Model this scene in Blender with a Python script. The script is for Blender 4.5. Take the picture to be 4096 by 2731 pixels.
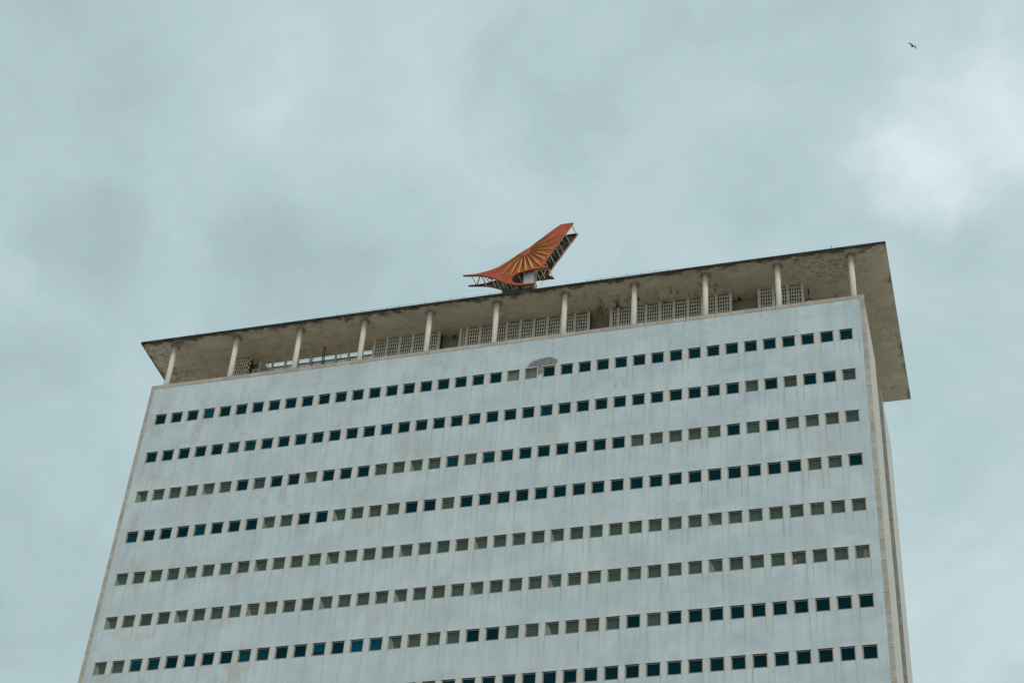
import bpy, bmesh, math, random
from mathutils import Vector, Matrix

random.seed(7)
for o in list(bpy.data.objects):
    bpy.data.objects.remove(o, do_unlink=True)
scene = bpy.context.scene
COL = scene.collection
Z0 = 76.03                      # height of the topmost window row above the ground

# ---------------------------------------------------------------- camera
PITCH, YAW, ROLL = 0.707276244, -0.319622482, 0.0837706505
CAM = Vector((29.9528, -85.9301, -74.3811 + Z0))
cp, sp, ct, st = math.cos(PITCH), math.sin(PITCH), math.cos(YAW), math.sin(YAW)
fwd = Vector((st * cp, ct * cp, sp))
rt = Vector((ct, -st, 0.0))
up = rt.cross(fwd)
cr, sr = math.cos(ROLL), math.sin(ROLL)
CR = rt * cr + up * sr
CU = up * cr - rt * sr
cam_data = bpy.data.cameras.new('camera')
cam = bpy.data.objects.new('camera', cam_data)
COL.objects.link(cam)
M = Matrix((CR, CU, -fwd)).transposed().to_4x4()
M.translation = CAM
cam.matrix_world = M
cam_data.sensor_fit = 'HORIZONTAL'
cam_data.sensor_width = 36.0
cam_data.lens = 7157.09 / 4096 * 36.0
cam_data.clip_start = 0.5
cam_data.clip_end = 9000
scene.camera = cam

# ---------------------------------------------------------------- colour management
vs = scene.view_settings
vs.view_transform = 'Standard'
vs.look = 'None'
vs.exposure = 0.0
vs.gamma = 1.0
vs.use_curve_mapping = False

# ---------------------------------------------------------------- sun
SUN_EL, SUN_AZ = math.radians(46), math.radians(48)     # azimuth from -Y (in front of the facade) towards +X
sun_dir = Vector((math.sin(SUN_AZ) * math.cos(SUN_EL), -math.cos(SUN_AZ) * math.cos(SUN_EL), math.sin(SUN_EL)))
sd = bpy.data.lights.new('sun', 'SUN')
sd.energy = 1.2
sd.angle = math.radians(24)
sd.color = (1.0, 0.93, 0.84)
sun = bpy.data.objects.new('sun', sd)
COL.objects.link(sun)
sun.rotation_euler = sun_dir.to_track_quat('Z', 'Y').to_euler()
sun.location = (60, -60, 140)


# ---------------------------------------------------------------- node helper
class NT:
    def __init__(self, tree):
        self.t = tree
        tree.nodes.clear()

    def n(self, kind, ins=None, **props):
        nd = self.t.nodes.new(kind)
        for k, v in props.items():
            setattr(nd, k, v)
        if ins:
            for k, v in ins.items():
                self.set(nd.inputs[k], v)
        return nd

    def set(self, sock, v):
        if isinstance(v, bpy.types.NodeSocket):
            self.t.links.new(v, sock)
        elif isinstance(v, bpy.types.Node):
            self.t.links.new(v.outputs[0], sock)
        else:
            if hasattr(sock.default_value, '__len__') and not hasattr(v, '__len__'):
                v = (v,) * len(sock.default_value)
            if hasattr(sock.default_value, '__len__') and len(sock.default_value) == 4 and len(v) == 3:
                v = (*v, 1.0)
            sock.default_value = v

    def m(self, op, a, b=None, c=None, clamp=False):
        nd = self.n('ShaderNodeMath', operation=op, use_clamp=clamp)
        for i, v in enumerate((a, b, c)):
            if v is not None:
                self.set(nd.inputs[i], v)
        return nd.outputs[0]

    def v(self, op, a, b=None):
        nd = self.n('ShaderNodeVectorMath', operation=op)
        self.set(nd.inputs[0], a)
        if b is not None:
            if op == 'SCALE':
                self.set(nd.inputs[3], b)
            else:
                self.set(nd.inputs[1], b)
        return nd.outputs[1] if op in ('DISTANCE', 'LENGTH', 'DOT_PRODUCT') else nd.outputs[0]

    def ss(self, x, a, b, lo=0.0, hi=1.0):
        """smoothstep of x from a to b, mapped to lo..hi"""
        nd = self.n('ShaderNodeMapRange', interpolation_type='SMOOTHSTEP')
        for i, v in enumerate((x, a, b, lo, hi)):
            self.set(nd.inputs[i], v)
        return nd.outputs[0]

    def noise(self, vec, scale, detail=4.0, rough=0.5, color=False):
        nd = self.n('ShaderNodeTexNoise', {'Vector': vec, 'Scale': scale, 'Detail': detail, 'Roughness': rough})
        return nd.outputs['Color'] if color else nd.outputs[0]

    def mix(self, fac, a, b, mode='MIX'):
        nd = self.n('ShaderNodeMix', data_type='RGBA', blend_type=mode)
        self.set(nd.inputs[0], fac)
        self.set(nd.inputs[6], a)
        self.set(nd.inputs[7], b)
        return nd.outputs[2]

    def xyz(self, vec):
        return self.n('ShaderNodeSeparateXYZ', {0: vec}).outputs

    def vec(self, x, y, z):
        return self.n('ShaderNodeCombineXYZ', {0: x, 1: y, 2: z}).outputs[0]


# ---------------------------------------------------------------- overcast sky
world = bpy.data.worlds.new('World')
scene.world = world
world.use_nodes = True
w = NT(world.node_tree)
d0 = w.n('ShaderNodeTexCoord').outputs['Generated']
warp = w.v('SCALE', w.v('SUBTRACT', w.noise(d0, 9.0, 5, 0.6, True), (0.5, 0.5, 0.5)), 0.10)
dw = w.v('NORMALIZE', w.v('ADD', d0, warp))
big = w.noise(dw, 5.5, 6, 0.5)
fine = w.noise(w.v('MULTIPLY', dw, (1.0, 1.0, 1.4)), 15.0, 6, 0.55)
val = w.m('ADD', w.m('MULTIPLY', w.m('SUBTRACT', big, 0.5), 0.55), w.m('MULTIPLY', w.m('SUBTRACT', fine, 0.5), 0.46))
val = w.m('ADD', val, 0.53)
# the banks of brighter and darker cloud that stand behind the tower
for (dx, dy, dz), r, a in (
        ((-0.4462, 0.5271, 0.7232), 0.150, -0.12),
        ((-0.3350, 0.5726, 0.7483), 0.050, 0.17),
        ((-0.2816, 0.6020, 0.7471), 0.055, 0.15),
        ((-0.3461, 0.6096, 0.7132), 0.060, 0.13),
        ((-0.2472, 0.6458, 0.7224), 0.070, 0.16),
        ((-0.1846, 0.6405, 0.7454), 0.080, -0.10),
        ((-0.4803, 0.6151, 0.6252), 0.050, 0.10),
        ((-0.4558, 0.6030, 0.6547), 0.060, -0.20),
        ((-0.3422, 0.6576, 0.6712), 0.080, -0.08),
        ((-0.4885, 0.6595, 0.5713), 0.110, -0.17),
        ((-0.4950, 0.7069, 0.5053), 0.090, -0.12),
        ((-0.0145, 0.7000, 0.7140), 0.044, 0.48),
        ((0.0150, 0.6840, 0.7300), 0.055, 0.20),
        ((0.0520, 0.6860, 0.7250), 0.055, 0.20),
        ((0.0364, 0.6671, 0.7441), 0.085, 0.12),
        ((0.0043, 0.6549, 0.7557), 0.070, 0.08),
        ((-0.1038, 0.6899, 0.7164), 0.070, -0.06),
        ((-0.0069, 0.8544, 0.5196), 0.080, 0.14),
        ((-0.0021, 0.8024, 0.5968), 0.070, -0.10)):
    val = w.m('ADD', val, w.ss(w.v('DISTANCE', dw, (dx, dy, dz)), r, 0.0, 0.0, a))
val = w.m('ADD', val, w.m('MULTIPLY', w.m('SUBTRACT', w.noise(dw, 34.0, 5, 0.6), 0.5), w.ss(val, 0.45, 0.9, 0.05, 0.30)))
ramp = w.n('ShaderNodeValToRGB', {0: val})
cr_ = ramp.color_ramp
cr_.elements[0].position = 0.10
cr_.elements[0].color = (0.318, 0.432, 0.462, 1)
cr_.elements[1].position = 1.0
cr_.elements[1].color = (0.745, 0.850, 0.885, 1)
e = cr_.elements.new(0.50)
e.color = (0.484, 0.630, 0.656, 1)
sky = w.n('ShaderNodeTexSky', sky_type='NISHITA', sun_disc=False, sun_elevation=SUN_EL,
          sun_rotation=math.atan2(sun_dir.x, sun_dir.y), dust_density=3.0, air_density=1.2)
bg_clear = w.n('ShaderNodeBackground', {'Color': sky.outputs[0], 'Strength': 0.08})
bg_cloud = w.n('ShaderNodeBackground', {'Color': ramp.outputs[0], 'Strength': 1.0})
cover = w.n('ShaderNodeMixShader', {0: 0.94, 1: bg_clear.outputs[0], 2: bg_cloud.outputs[0]})
w.n('ShaderNodeOutputWorld', {0: cover.outputs[0]})


# ---------------------------------------------------------------- materials
def material(name):
    m = bpy.data.materials.new(name)
    m.use_nodes = True
    return m, NT(m.node_tree)


def finish(nt, color, rough=0.8, bump=None, strength=0.2, dist=0.01, spec=0.3, metallic=0.0):
    b = nt.n('ShaderNodeBsdfPrincipled', {'Base Color': color, 'Roughness': rough, 'Metallic': metallic})
    b.inputs['Specular IOR Level'].default_value = spec
    if bump is not None:
        bp = nt.n('ShaderNodeBump', {'Height': bump, 'Strength': strength, 'Distance': dist})
        nt.set(b.inputs['Normal'], bp.outputs[0])
    nt.n('ShaderNodeOutputMaterial', {0: b.outputs[0]})


def pos(nt):
    return nt.n('ShaderNodeNewGeometry').outputs['Position']


def mat_facade():
    m, n = material('facade_render')
    p = pos(n)
    x, y, z = n.xyz(p)
    # rain streaks that run down from both sill corners of every window
    cell = n.m('ABSOLUTE', n.m('SUBTRACT', n.m('FRACT', n.m('DIVIDE', n.m('ADD', x, 120.0), 1.2)), 0.5))
    wob = n.m('MULTIPLY', n.m('SUBTRACT', n.noise(n.vec(n.m('MULTIPLY', x, 3.0), 0.0, n.m('MULTIPLY', z, 1.2)), 1.0, 3), 0.5), 0.10)
    dedge = n.m('ABSOLUTE', n.m('ADD', n.m('MULTIPLY', n.m('SUBTRACT', cell, 0.345), 1.2), wob))
    below = n.m('MULTIPLY', n.m('FRACT', n.m('DIVIDE', n.m('SUBTRACT', Z0 - 0.46 + 32.553, z), 3.25553)), 3.25553)
    length = n.m('MULTIPLY_ADD', n.noise(n.vec(n.m('MULTIPLY', x, 1.7), 3.0, n.m('FLOOR', n.m('DIVIDE', n.m('SUBTRACT', z, Z0 - 0.46), 3.25553))), 1.0, 2), 3.4, 0.1)
    width = n.m('MULTIPLY_ADD', below, 0.035, 0.045)
    fade = n.m('SUBTRACT', 1.0, n.m('DIVIDE', below, length), clamp=True)
    streak = n.m('MULTIPLY', n.ss(dedge, width, 0.0), fade)
    streak = n.m('MULTIPLY', streak, n.ss(z, Z0 + 1.0, Z0 - 3.2, 0.0, 1.0)) if False else streak
    streak = n.m('MULTIPLY', streak, n.ss(n.noise(n.vec(n.m('MULTIPLY', x, 1.1), 21.0, n.m('MULTIPLY', z, 0.25)), 1.0, 3, 0.6), 0.36, 0.62, 0.10, 1.15))
    side = n.ss(x, -26.0, 18.0, 0.55, 1.0)
    streak = n.m('MULTIPLY', streak, side)
    streak = n.m('MULTIPLY', streak, n.ss(z, Z0 + 0.1, Z0 - 0.2, 0.0, 1.0))
    # broad vertical washes and mottling
    wash = n.noise(n.vec(n.m('MULTIPLY', x, 2.2), 0.0, n.m('MULTIPLY', z, 0.18)), 1.0, 5, 0.6)
    thin = n.noise(n.vec(n.m('MULTIPLY', x, 9.0), 5.0, n.m('MULTIPLY', z, 0.35)), 1.0, 4, 0.6)
    blot = n.noise(p, 0.35, 6, 0.6)
    grain = n.noise(p, 9.0, 5, 0.65)
    c = n.mix(n.ss(blot, 0.34, 0.66), (0.562, 0.622, 0.645), (0.662, 0.726, 0.748))
    c = n.mix(n.ss(n.noise(n.v('MULTIPLY', p, (1.0, 1.0, 0.7)), 1.1, 6, 0.65), 0.50, 0.72, 0.0, 0.30), c, (0.470, 0.505, 0.525))
    c = n.mix(n.ss(n.noise(n.v('ADD', p, (31.0, 0.0, 7.0)), 1.6, 6, 0.65), 0.52, 0.72, 0.0, 0.28), c, (0.700, 0.730, 0.750))
    # cooler patches, mostly towards the right
    blue = n.m('MULTIPLY', n.ss(n.noise(n.v('MULTIPLY', p, (0.45, 1.0, 0.8)), 1.0, 5, 0.55), 0.50, 0.72), n.ss(x, -15.0, 18.0, 0.12, 0.75))
    c = n.mix(blue, c, (0.480, 0.570, 0.645))
    warm = n.m('MULTIPLY', n.ss(n.noise(n.v('ADD', n.v('MULTIPLY', p, (0.8, 1.0, 0.5)), (17.0, 0.0, 4.0)), 0.8, 5, 0.6), 0.50, 0.72), n.ss(x, 10.0, -22.0, 0.25, 0.75))
    c = n.mix(warm, c, (0.535, 0.480, 0.430))
    c = n.mix(n.ss(wash, 0.40, 0.75, 0.0, 0.36), c, (0.400, 0.435, 0.445))
    c = n.mix(n.ss(thin, 0.55, 0.8, 0.0, 0.28), c, (0.34, 0.365, 0.37))
    c = n.mix(n.ss(thin, 0.42, 0.2, 0.0, 0.22), c, (0.62, 0.625, 0.61))
    c = n.mix(n.m('MULTIPLY', streak, 0.55), c, (0.235, 0.255, 0.255))
    c = n.mix(n.ss(grain, 0.35, 0.7, 0.0, 0.16), c, (0.36, 0.38, 0.385))
    # rusty tear under a few sills
    rust = n.m('MULTIPLY', n.m('MULTIPLY', streak, n.ss(n.noise(n.vec(n.m('MULTIPLY', x, 0.9), 9.0, n.m('MULTIPLY', z, 0.12)), 1.0, 2), 0.58, 0.72)), 0.5)
    c = n.mix(rust, c, (0.40, 0.27, 0.19))
    # hair cracks
    pw = n.v('ADD', n.v('MULTIPLY', p, (0.75, 1.0, 0.28)), n.v('SCALE', n.noise(p, 1.3, 5, 0.6, True), 0.55))
    vor = n.n('ShaderNodeTexVoronoi', {'Vector': pw, 'Scale': 1.0}, feature='DISTANCE_TO_EDGE')
    crack = n.m('MULTIPLY', n.ss(vor.outputs[0], 0.018, 0.004), n.ss(n.noise(p, 0.5, 3), 0.5, 0.62, 0.0, 0.42))
    crack = n.m('MULTIPLY', crack, n.ss(z, Z0 - 9.0, Z0 - 1.0, 0.25, 1.0))
    c = n.mix(crack, c, (0.22, 0.23, 0.23))
    finish(n, c, 0.85, n.noise(p, 22.0, 5, 0.7), 0.25, 0.02, spec=0.2)
    return m


def mat_pier():
    m, n = material('pier_render')
    p = pos(n)
    x, y, z = n.xyz(p)
    r = n.n('ShaderNodeObjectInfo').outputs['Random']
    c = n.mix(r, (0.580, 0.590, 0.590), (0.645, 0.650, 0.645))
    wash = n.noise(n.vec(n.m('MULTIPLY', x, 6.0), 0.0, n.m('MULTIPLY', z, 1.0)), 1.0, 5, 0.6)
    c = n.mix(n.ss(wash, 0.45, 0.75, 0.0, 0.35), c, (0.42, 0.42, 0.40))
    c = n.mix(n.ss(n.noise(p, 0.3, 3), 0.5, 0.7, 0.0, 0.4), c, (0.57, 0.52, 0.48))
    finish(n, c, 0.85, n.noise(p, 22.0, 5, 0.7), 0.2, 0.02, spec=0.2)
    return m


def mat_stone(name, a, b, dark, bolt=False):
    m, n = material(name)
    p = pos(n)
    r = n.n('ShaderNodeObjectInfo').outputs['Random']
    c = n.mix(r, a, b)
    q = n.v('ADD', p, n.v('SCALE', n.vec(r, r, r), 13.0))
    c = n.mix(n.ss(n.noise(q, 2.2, 6, 0.65), 0.42, 0.72, 0.0, 0.6), c, dark)
    c = n.mix(n.ss(n.noise(q, 7.0, 5, 0.6), 0.55, 0.75, 0.0, 0.4), c, (0.30, 0.24, 0.19))
    finish(n, c, 0.75, n.noise(p, 14.0, 5, 0.65), 0.25, 0.02, spec=0.3)
    return m


def mat_marble_side():
    m, n = material('side_marble')
    p = pos(n)
    x, y, z = n.xyz(p)
    g = n.noise(n.vec(x, n.m('MULTIPLY', y, 3.2), n.m('MULTIPLY', z, 0.10)), 1.0, 6, 0.65)
    c = n.mix(n.ss(g, 0.30, 0.70), (0.72, 0.69, 0.625), (0.52, 0.485, 0.43))
    o = n.noise(n.vec(x, n.m('MULTIPLY', y, 1.3), n.m('MULTIPLY', z, 0.06)), 1.0, 4, 0.6)
    c = n.mix(n.ss(o, 0.58, 0.76, 0.0, 0.6), c, (0.60, 0.40, 0.23))
    finish(n, c, 0.7, g, 0.3, 0.03)
    return m


def mat_soffit():
    m, n = material('soffit_concrete')
    p = pos(n)
    x, y, z = n.xyz(p)
    c = n.mix(n.ss(n.noise(p, 0.5, 6, 0.6), 0.35, 0.7), (0.660, 0.590, 0.475), (0.750, 0.685, 0.575))
    c = n.mix(n.ss(n.noise(n.v('MULTIPLY', p, (0.4, 2.0, 1.0)), 1.0, 5, 0.6), 0.5, 0.7, 0.0, 0.45), c, (0.45, 0.385, 0.30))
    c = n.mix(n.ss(n.noise(n.v('ADD', p, (5.0, 2.0, 0.0)), 0.8, 5, 0.6), 0.55, 0.75, 0.0, 0.5), c, (0.54, 0.53, 0.48))
    c = n.mix(n.ss(n.noise(n.v('ADD', n.v('MULTIPLY', p, (0.9, 1.3, 1.0)), (9.0, 3.0, 0.0)), 1.0, 7, 0.68), 0.50, 0.68, 0.0, 0.42), c, (0.360, 0.325, 0.260))
    c = n.mix(n.m('MULTIPLY', n.ss(n.noise(n.v('MULTIPLY', p, (1.4, 1.4, 1.0)), 1.6, 7, 0.72), 0.44, 0.64), n.ss(x, -21.0, -25.5, 0.12, 0.75)), c, (0.260, 0.250, 0.215))
    c = n.mix(n.ss(n.noise(n.v('MULTIPLY', p, (5.0, 0.5, 1.0)), 1.0, 5, 0.65), 0.56, 0.74, 0.0, 0.35), c, (0.30, 0.27, 0.21))
    jag = n.noise(n.v('MULTIPLY', p, (1.1, 1.6, 1.0)), 1.0, 7, 0.68)
    # black mould along the drip edge
    reach = n.m('MULTIPLY_ADD', n.ss(jag, 0.40, 0.72), 0.95, 0.10)
    em = n.ss(n.m('SUBTRACT', y, -0.20), reach, n.m('MULTIPLY', reach, 0.45))
    soft = n.m('MULTIPLY', n.ss(n.m('SUBTRACT', y, -0.20), n.m('MULTIPLY_ADD', jag, 1.6, 0.2), 0.1), n.ss(n.noise(n.v('MULTIPLY', p, (2.5, 4.0, 1.0)), 1.0, 6, 0.7), 0.36, 0.62, 0.25, 0.8))
    c = n.mix(n.m('MULTIPLY', soft, 0.75), c, (0.270, 0.262, 0.225))
    c = n.mix(n.m('MULTIPLY', em, 0.75), c, (0.062, 0.058, 0.046))
    ls = n.ss(n.m('SUBTRACT', x, -26.3), n.m('MULTIPLY', reach, 0.5), 0.05)
    c = n.mix(n.m('MULTIPLY', ls, 0.8), c, (0.060, 0.056, 0.044))
    rs = n.m('MULTIPLY', n.ss(n.m('SUBTRACT', 26.36, x), n.m('MULTIPLY', reach, 0.75), 0.05), n.ss(n.noise(p, 0.45, 3), 0.5, 0.6))
    c = n.mix(n.m('MULTIPLY', rs, 0.6), c, (0.075, 0.070, 0.055))
    # mould that creeps out from the lattice screens
    blot = n.noise(n.v('MULTIPLY', p, (2.4, 0.9, 1.0)), 1.0, 6, 0.68)
    zone = n.m('MULTIPLY', n.m('MULTIPLY', n.ss(x, 4.0, 8.0), n.ss(x, 16.8, 14.5)), n.m('MULTIPLY', n.ss(y, 0.7, 2.2), n.ss(y, 3.4, 2.9)))
    c = n.mix(n.m('MULTIPLY', n.ss(blot, 0.48, 0.64), zone), c, (0.075, 0.068, 0.053))
    # speckled mould round the last column on the right
    spk = n.noise(p, 3.2, 6, 0.72)
    dcol = n.v('DISTANCE', n.v('MULTIPLY', p, (0.55, 1.0, 0.0)), (22.3 * 0.55, 1.2, 0.0))
    spk = n.m('ADD', n.m('MULTIPLY', spk, 0.6), n.m('MULTIPLY', n.noise(p, 9.0, 5, 0.75), 0.4))
    c = n.mix(n.m('MULTIPLY', n.ss(spk, 0.45, 0.60), n.ss(dcol, 2.5, 0.3, 0.0, 0.75)), c, (0.150, 0.130, 0.098))
    c = n.mix(n.m('MULTIPLY', n.ss(n.noise(p, 2.1, 5, 0.7), 0.62, 0.70), n.ss(x, 22.0, 25.0, 0.0, 0.8)), c, (0.10, 0.09, 0.07))
    # rust ring round each column head
    cx = n.m('SUBTRACT', n.m('MULTIPLY', n.m('FRACT', n.m('DIVIDE', n.m('ADD', x, 122.36), 4.8)), 4.8), 2.4)
    dr = n.v('LENGTH', n.vec(cx, n.m('SUBTRACT', y, 0.58), 0.0))
    ring = n.m('MULTIPLY', n.ss(dr, 0.52, 0.20), n.ss(n.noise(p, 4.0, 4, 0.6), 0.35, 0.6, 0.3, 0.9))
    c = n.mix(ring, c, (0.24, 0.15, 0.06))
    # cracks
    pw = n.v('ADD', n.v('MULTIPLY', p, (0.35, 0.22, 0.0)), n.v('SCALE', n.noise(p, 0.9, 5, 0.6, True), 0.22))
    vor = n.n('ShaderNodeTexVoronoi', {'Vector': pw, 'Scale': 1.0}, feature='DISTANCE_TO_EDGE')
    c = n.mix(n.m('MULTIPLY', n.ss(vor.outputs[0], 0.005, 0.001), n.ss(n.noise(p, 0.4, 3), 0.50, 0.62, 0.0, 0.42)), c, (0.12, 0.10, 0.07))
    finish(n, c, 0.9, n.noise(p, 6.0, 6, 0.7), 0.3, 0.03, spec=0.15)
    return m


def mat_fascia():
    m, n = material('mouldy_fascia')
    p = pos(n)
    c = n.mix(n.ss(n.noise(n.v('MULTIPLY', p, (1.0, 1.0, 3.0)), 1.5, 6, 0.7), 0.42, 0.72), (0.032, 0.031, 0.026), (0.085, 0.078, 0.062))
    finish(n, c, 0.95, n.noise(p, 8.0, 5, 0.7), 0.4, 0.03, spec=0.1)
    return m


def mat_plain(name, a, b, scale=3.0, rough=0.7, spec=0.3, detail=5, stretch=(1, 1, 1), metallic=0.0, bump=0.15):
    m, n = material(name)
    p = pos(n)
    c = n.mix(n.ss(n.noise(n.v('MULTIPLY', p, stretch), scale, detail, 0.6), 0.35, 0.68), a, b)
    finish(n, c, rough, n.noise(p, scale * 5, 4, 0.6), bump, 0.01, spec=spec, metallic=metallic)
    return m


def mat_glass(name, tint, film=(1, 1, 1)):
    m, n = material(name)
    tr = n.n('ShaderNodeBsdfTransparent', {'Color': tint})
    gl = n.n('ShaderNodeBsdfGlossy', {'Color': film, 'Roughness': 0.04})
    fr = n.n('ShaderNodeFresnel', {'IOR': 1.42})
    front = n.m('SUBTRACT', 1.0, n.n('ShaderNodeNewGeometry').outputs['Backfacing'])
    mx = n.n('ShaderNodeMixShader', {0: n.m('MULTIPLY', fr.outputs[0], front), 1: tr.outputs[0], 2: gl.outputs[0]})
    n.n('ShaderNodeOutputMaterial', {0: mx.outputs[0]})
    return m


def mat_sheet(name, a, b):
    m, n = material(name)
    p = pos(n)
    r = n.n('ShaderNodeObjectInfo').outputs['Random']
    c = n.mix(r, a, b)
    c = n.mix(n.ss(n.noise(p, 3.0, 3), 0.4, 0.7, 0.0, 0.35), c, (a[0] * 0.7, a[1] * 0.7, a[2] * 0.7))
    finish(n, c, 0.9, spec=0.1)
    return m


def mat_red():
    m, n = material('faded_red_paint')
    p = pos(n)
    c = n.mix(n.ss(n.noise(p, 1.2, 6, 0.65), 0.35, 0.7), (0.570, 0.118, 0.063), (0.430, 0.080, 0.044))
    c = n.mix(n.ss(n.noise(n.v('MULTIPLY', p, (3.0, 3.0, 0.5)), 1.5, 5, 0.6), 0.52, 0.75, 0.0, 0.5), c, (0.68, 0.22, 0.13))
    finish(n, c, 0.65, n.noise(p, 5.0, 5, 0.6), 0.25, 0.03, spec=0.25)
    return m


MAT = dict(
    facade=mat_facade(),
    pier=mat_pier(),
    stone=mat_stone('cream_stone', (0.560, 0.475, 0.400), (0.420, 0.370, 0.320), (0.34, 0.295, 0.25)),
    edge=mat_stone('edge_stone_grey', (0.580, 0.510, 0.435), (0.440, 0.395, 0.340), (0.36, 0.32, 0.275)),
    shade_stone=mat_stone('shaded_grey_stone', (0.375, 0.375, 0.345), (0.320, 0.325, 0.300), (0.24, 0.25, 0.225)),  # shade of the recess, put into a darker copy of the corner stone
    marble=mat_marble_side(),
    soffit=mat_soffit(),
    fascia=mat_fascia(),
    column=mat_plain('cream_column', (0.79, 0.710, 0.610), (0.68, 0.62, 0.545), 2.5, 0.8, 0.2, 6, (1, 1, 0.5)),
    lattice=mat_plain('lattice_concrete', (0.78, 0.73, 0.63), (0.62, 0.58, 0.50), 2.0, 0.9, 0.15, 6),
    post=mat_plain('thin_post_concrete', (0.54, 0.52, 0.49), (0.36, 0.335, 0.30), 3.0, 0.9, 0.15, 6),
    rustpost=mat_plain('spalled_post', (0.27, 0.20, 0.135), (0.11, 0.07, 0.045), 6.0, 0.95, 0.1, 6),
    backwall=mat_plain('brown_plaster', (0.40, 0.35, 0.27), (0.29, 0.25, 0.19), 1.0, 0.9, 0.15, 6),
    floor=mat_plain('terrace_floor_tiles', (0.50, 0.37, 0.25), (0.43, 0.32, 0.21), 1.0, 0.9, 0.2),
    dark=mat_plain('unlit_interior', (0.030, 0.032, 0.034), (0.022, 0.024, 0.025), 1.0, 0.9, 0.1),
    spall=mat_plain('bare_concrete', (0.30, 0.305, 0.30), (0.165, 0.168, 0.165), 5.0, 0.95, 0.1, 7, bump=0.9),
    frame=mat_plain('beige_window_frame', (0.48, 0.42, 0.325), (0.38, 0.33, 0.26), 5.0, 0.6, 0.3),
    lining=mat_plain('brown_stone_lining', (0.400, 0.345, 0.275), (0.31, 0.27, 0.215), 4.0, 0.85, 0.2),
    dark_backing=mat_plain('dark_screen_backing', (0.075, 0.060, 0.040), (0.045, 0.036, 0.025), 1.5, 0.95, 0.1),
    head_shade=mat_plain('shaded_window_head', (0.075, 0.068, 0.058), (0.045, 0.040, 0.035), 4.0, 0.95, 0.1),  # shade under the window heads, painted as a near-black colour
    bolt=mat_plain('dark_bolt', (0.11, 0.10, 0.085), (0.07, 0.06, 0.05), 3.0, 0.9, 0.1),
    roof=mat_plain('roof_screed', (0.25, 0.24, 0.22), (0.18, 0.175, 0.16), 0.6, 0.95, 0.1),
    clear=mat_glass('clear_glass', (0.82, 0.86, 0.82), (0.85, 0.93, 0.90)),
    teal=mat_glass('teal_glass', (0.16, 0.62, 0.68), (0.10, 0.52, 0.56)),
    midglass=mat_glass('blue_tinted_glass', (0.42, 0.80, 0.86), (0.12, 0.55, 0.60)),
    ceiling_green=mat_sheet('grey_green_ceiling', (0.105, 0.165, 0.155), (0.145, 0.205, 0.190)),  # flat sheet standing in for the daylit room ceiling
    blind_teal=mat_sheet('dark_teal_film', (0.012, 0.095, 0.104), (0.022, 0.130, 0.138)),
    blind_navy=mat_sheet('dark_grey_blind', (0.080, 0.118, 0.150), (0.095, 0.125, 0.145)),
    blind_blue=mat_sheet('bright_blue_film', (0.006, 0.150, 0.215), (0.008, 0.165, 0.245)),
    blind_cyan=mat_sheet('teal_blue_film', (0.010, 0.145, 0.165), (0.010, 0.130, 0.152)),
    pillar_sliver=mat_sheet('pale_pillar_side', (0.60, 0.60, 0.52), (0.48, 0.49, 0.43)),
    pale=mat_sheet('pale_green_sheet', (0.27, 0.34, 0.31), (0.31, 0.37, 0.34)),
    pink=mat_sheet('pink_cloth', (0.52, 0.33, 0.27), (0.48, 0.31, 0.26)),
    red=mat_red(),
    gold=mat_plain('ochre_ray_paint', (0.72, 0.395, 0.105), (0.58, 0.300, 0.075), 2.5, 0.6, 0.3, 6),
    maroon=mat_plain('maroon_flange', (0.235, 0.036, 0.022), (0.165, 0.026, 0.017), 3.0, 0.7, 0.2, 6),
    pinkred=mat_plain('pinkish_flange', (0.60, 0.255, 0.185), (0.50, 0.175, 0.12), 3.0, 0.7, 0.2, 6),
    ray_shade=mat_plain('ray_shade_border', (0.215, 0.040, 0.018), (0.15, 0.028, 0.014), 3.0, 0.7, 0.2, 6),
    innards=mat_plain('sooty_back_of_panel', (0.150, 0.142, 0.125), (0.040, 0.038, 0.033), 2.0, 0.9, 0.1),
    steel=mat_plain('weathered_steel', (0.56, 0.51, 0.43), (0.38, 0.34, 0.28), 4.0, 0.7, 0.3),
    darksteel=mat_plain('dark_green_steel', (0.045, 0.060, 0.055), (0.03, 0.04, 0.038), 4.0, 0.6, 0.3),
    white=mat_plain('white_metal_cladding', (0.56, 0.57, 0.58), (0.50, 0.51, 0.52), 1.0, 0.5, 0.3),
    rust=mat_plain('rusty_pipe', (0.10, 0.035, 0.025), (0.05, 0.022, 0.018), 8.0, 0.8, 0.2),
    black=mat_plain('black_lamp', (0.018, 0.026, 0.026), (0.012, 0.018, 0.018), 4.0, 0.5, 0.3),
    lblue=mat_plain('pale_blue_plastic', (0.30, 0.55, 0.70), (0.26, 0.50, 0.66), 4.0, 0.4, 0.4),
    bird=mat_plain('dark_plumage', (0.030, 0.026, 0.020), (0.018, 0.016, 0.014), 6.0, 0.8, 0.1),
    birdpale=mat_plain('pale_under_plumage', (0.20, 0.16, 0.12), (0.14, 0.115, 0.09), 6.0, 0.8, 0.1),
    ground=mat_plain('pale_concrete_paving', (0.370, 0.350, 0.305), (0.320, 0.305, 0.270), 0.05, 0.9, 0.15),
)


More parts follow.
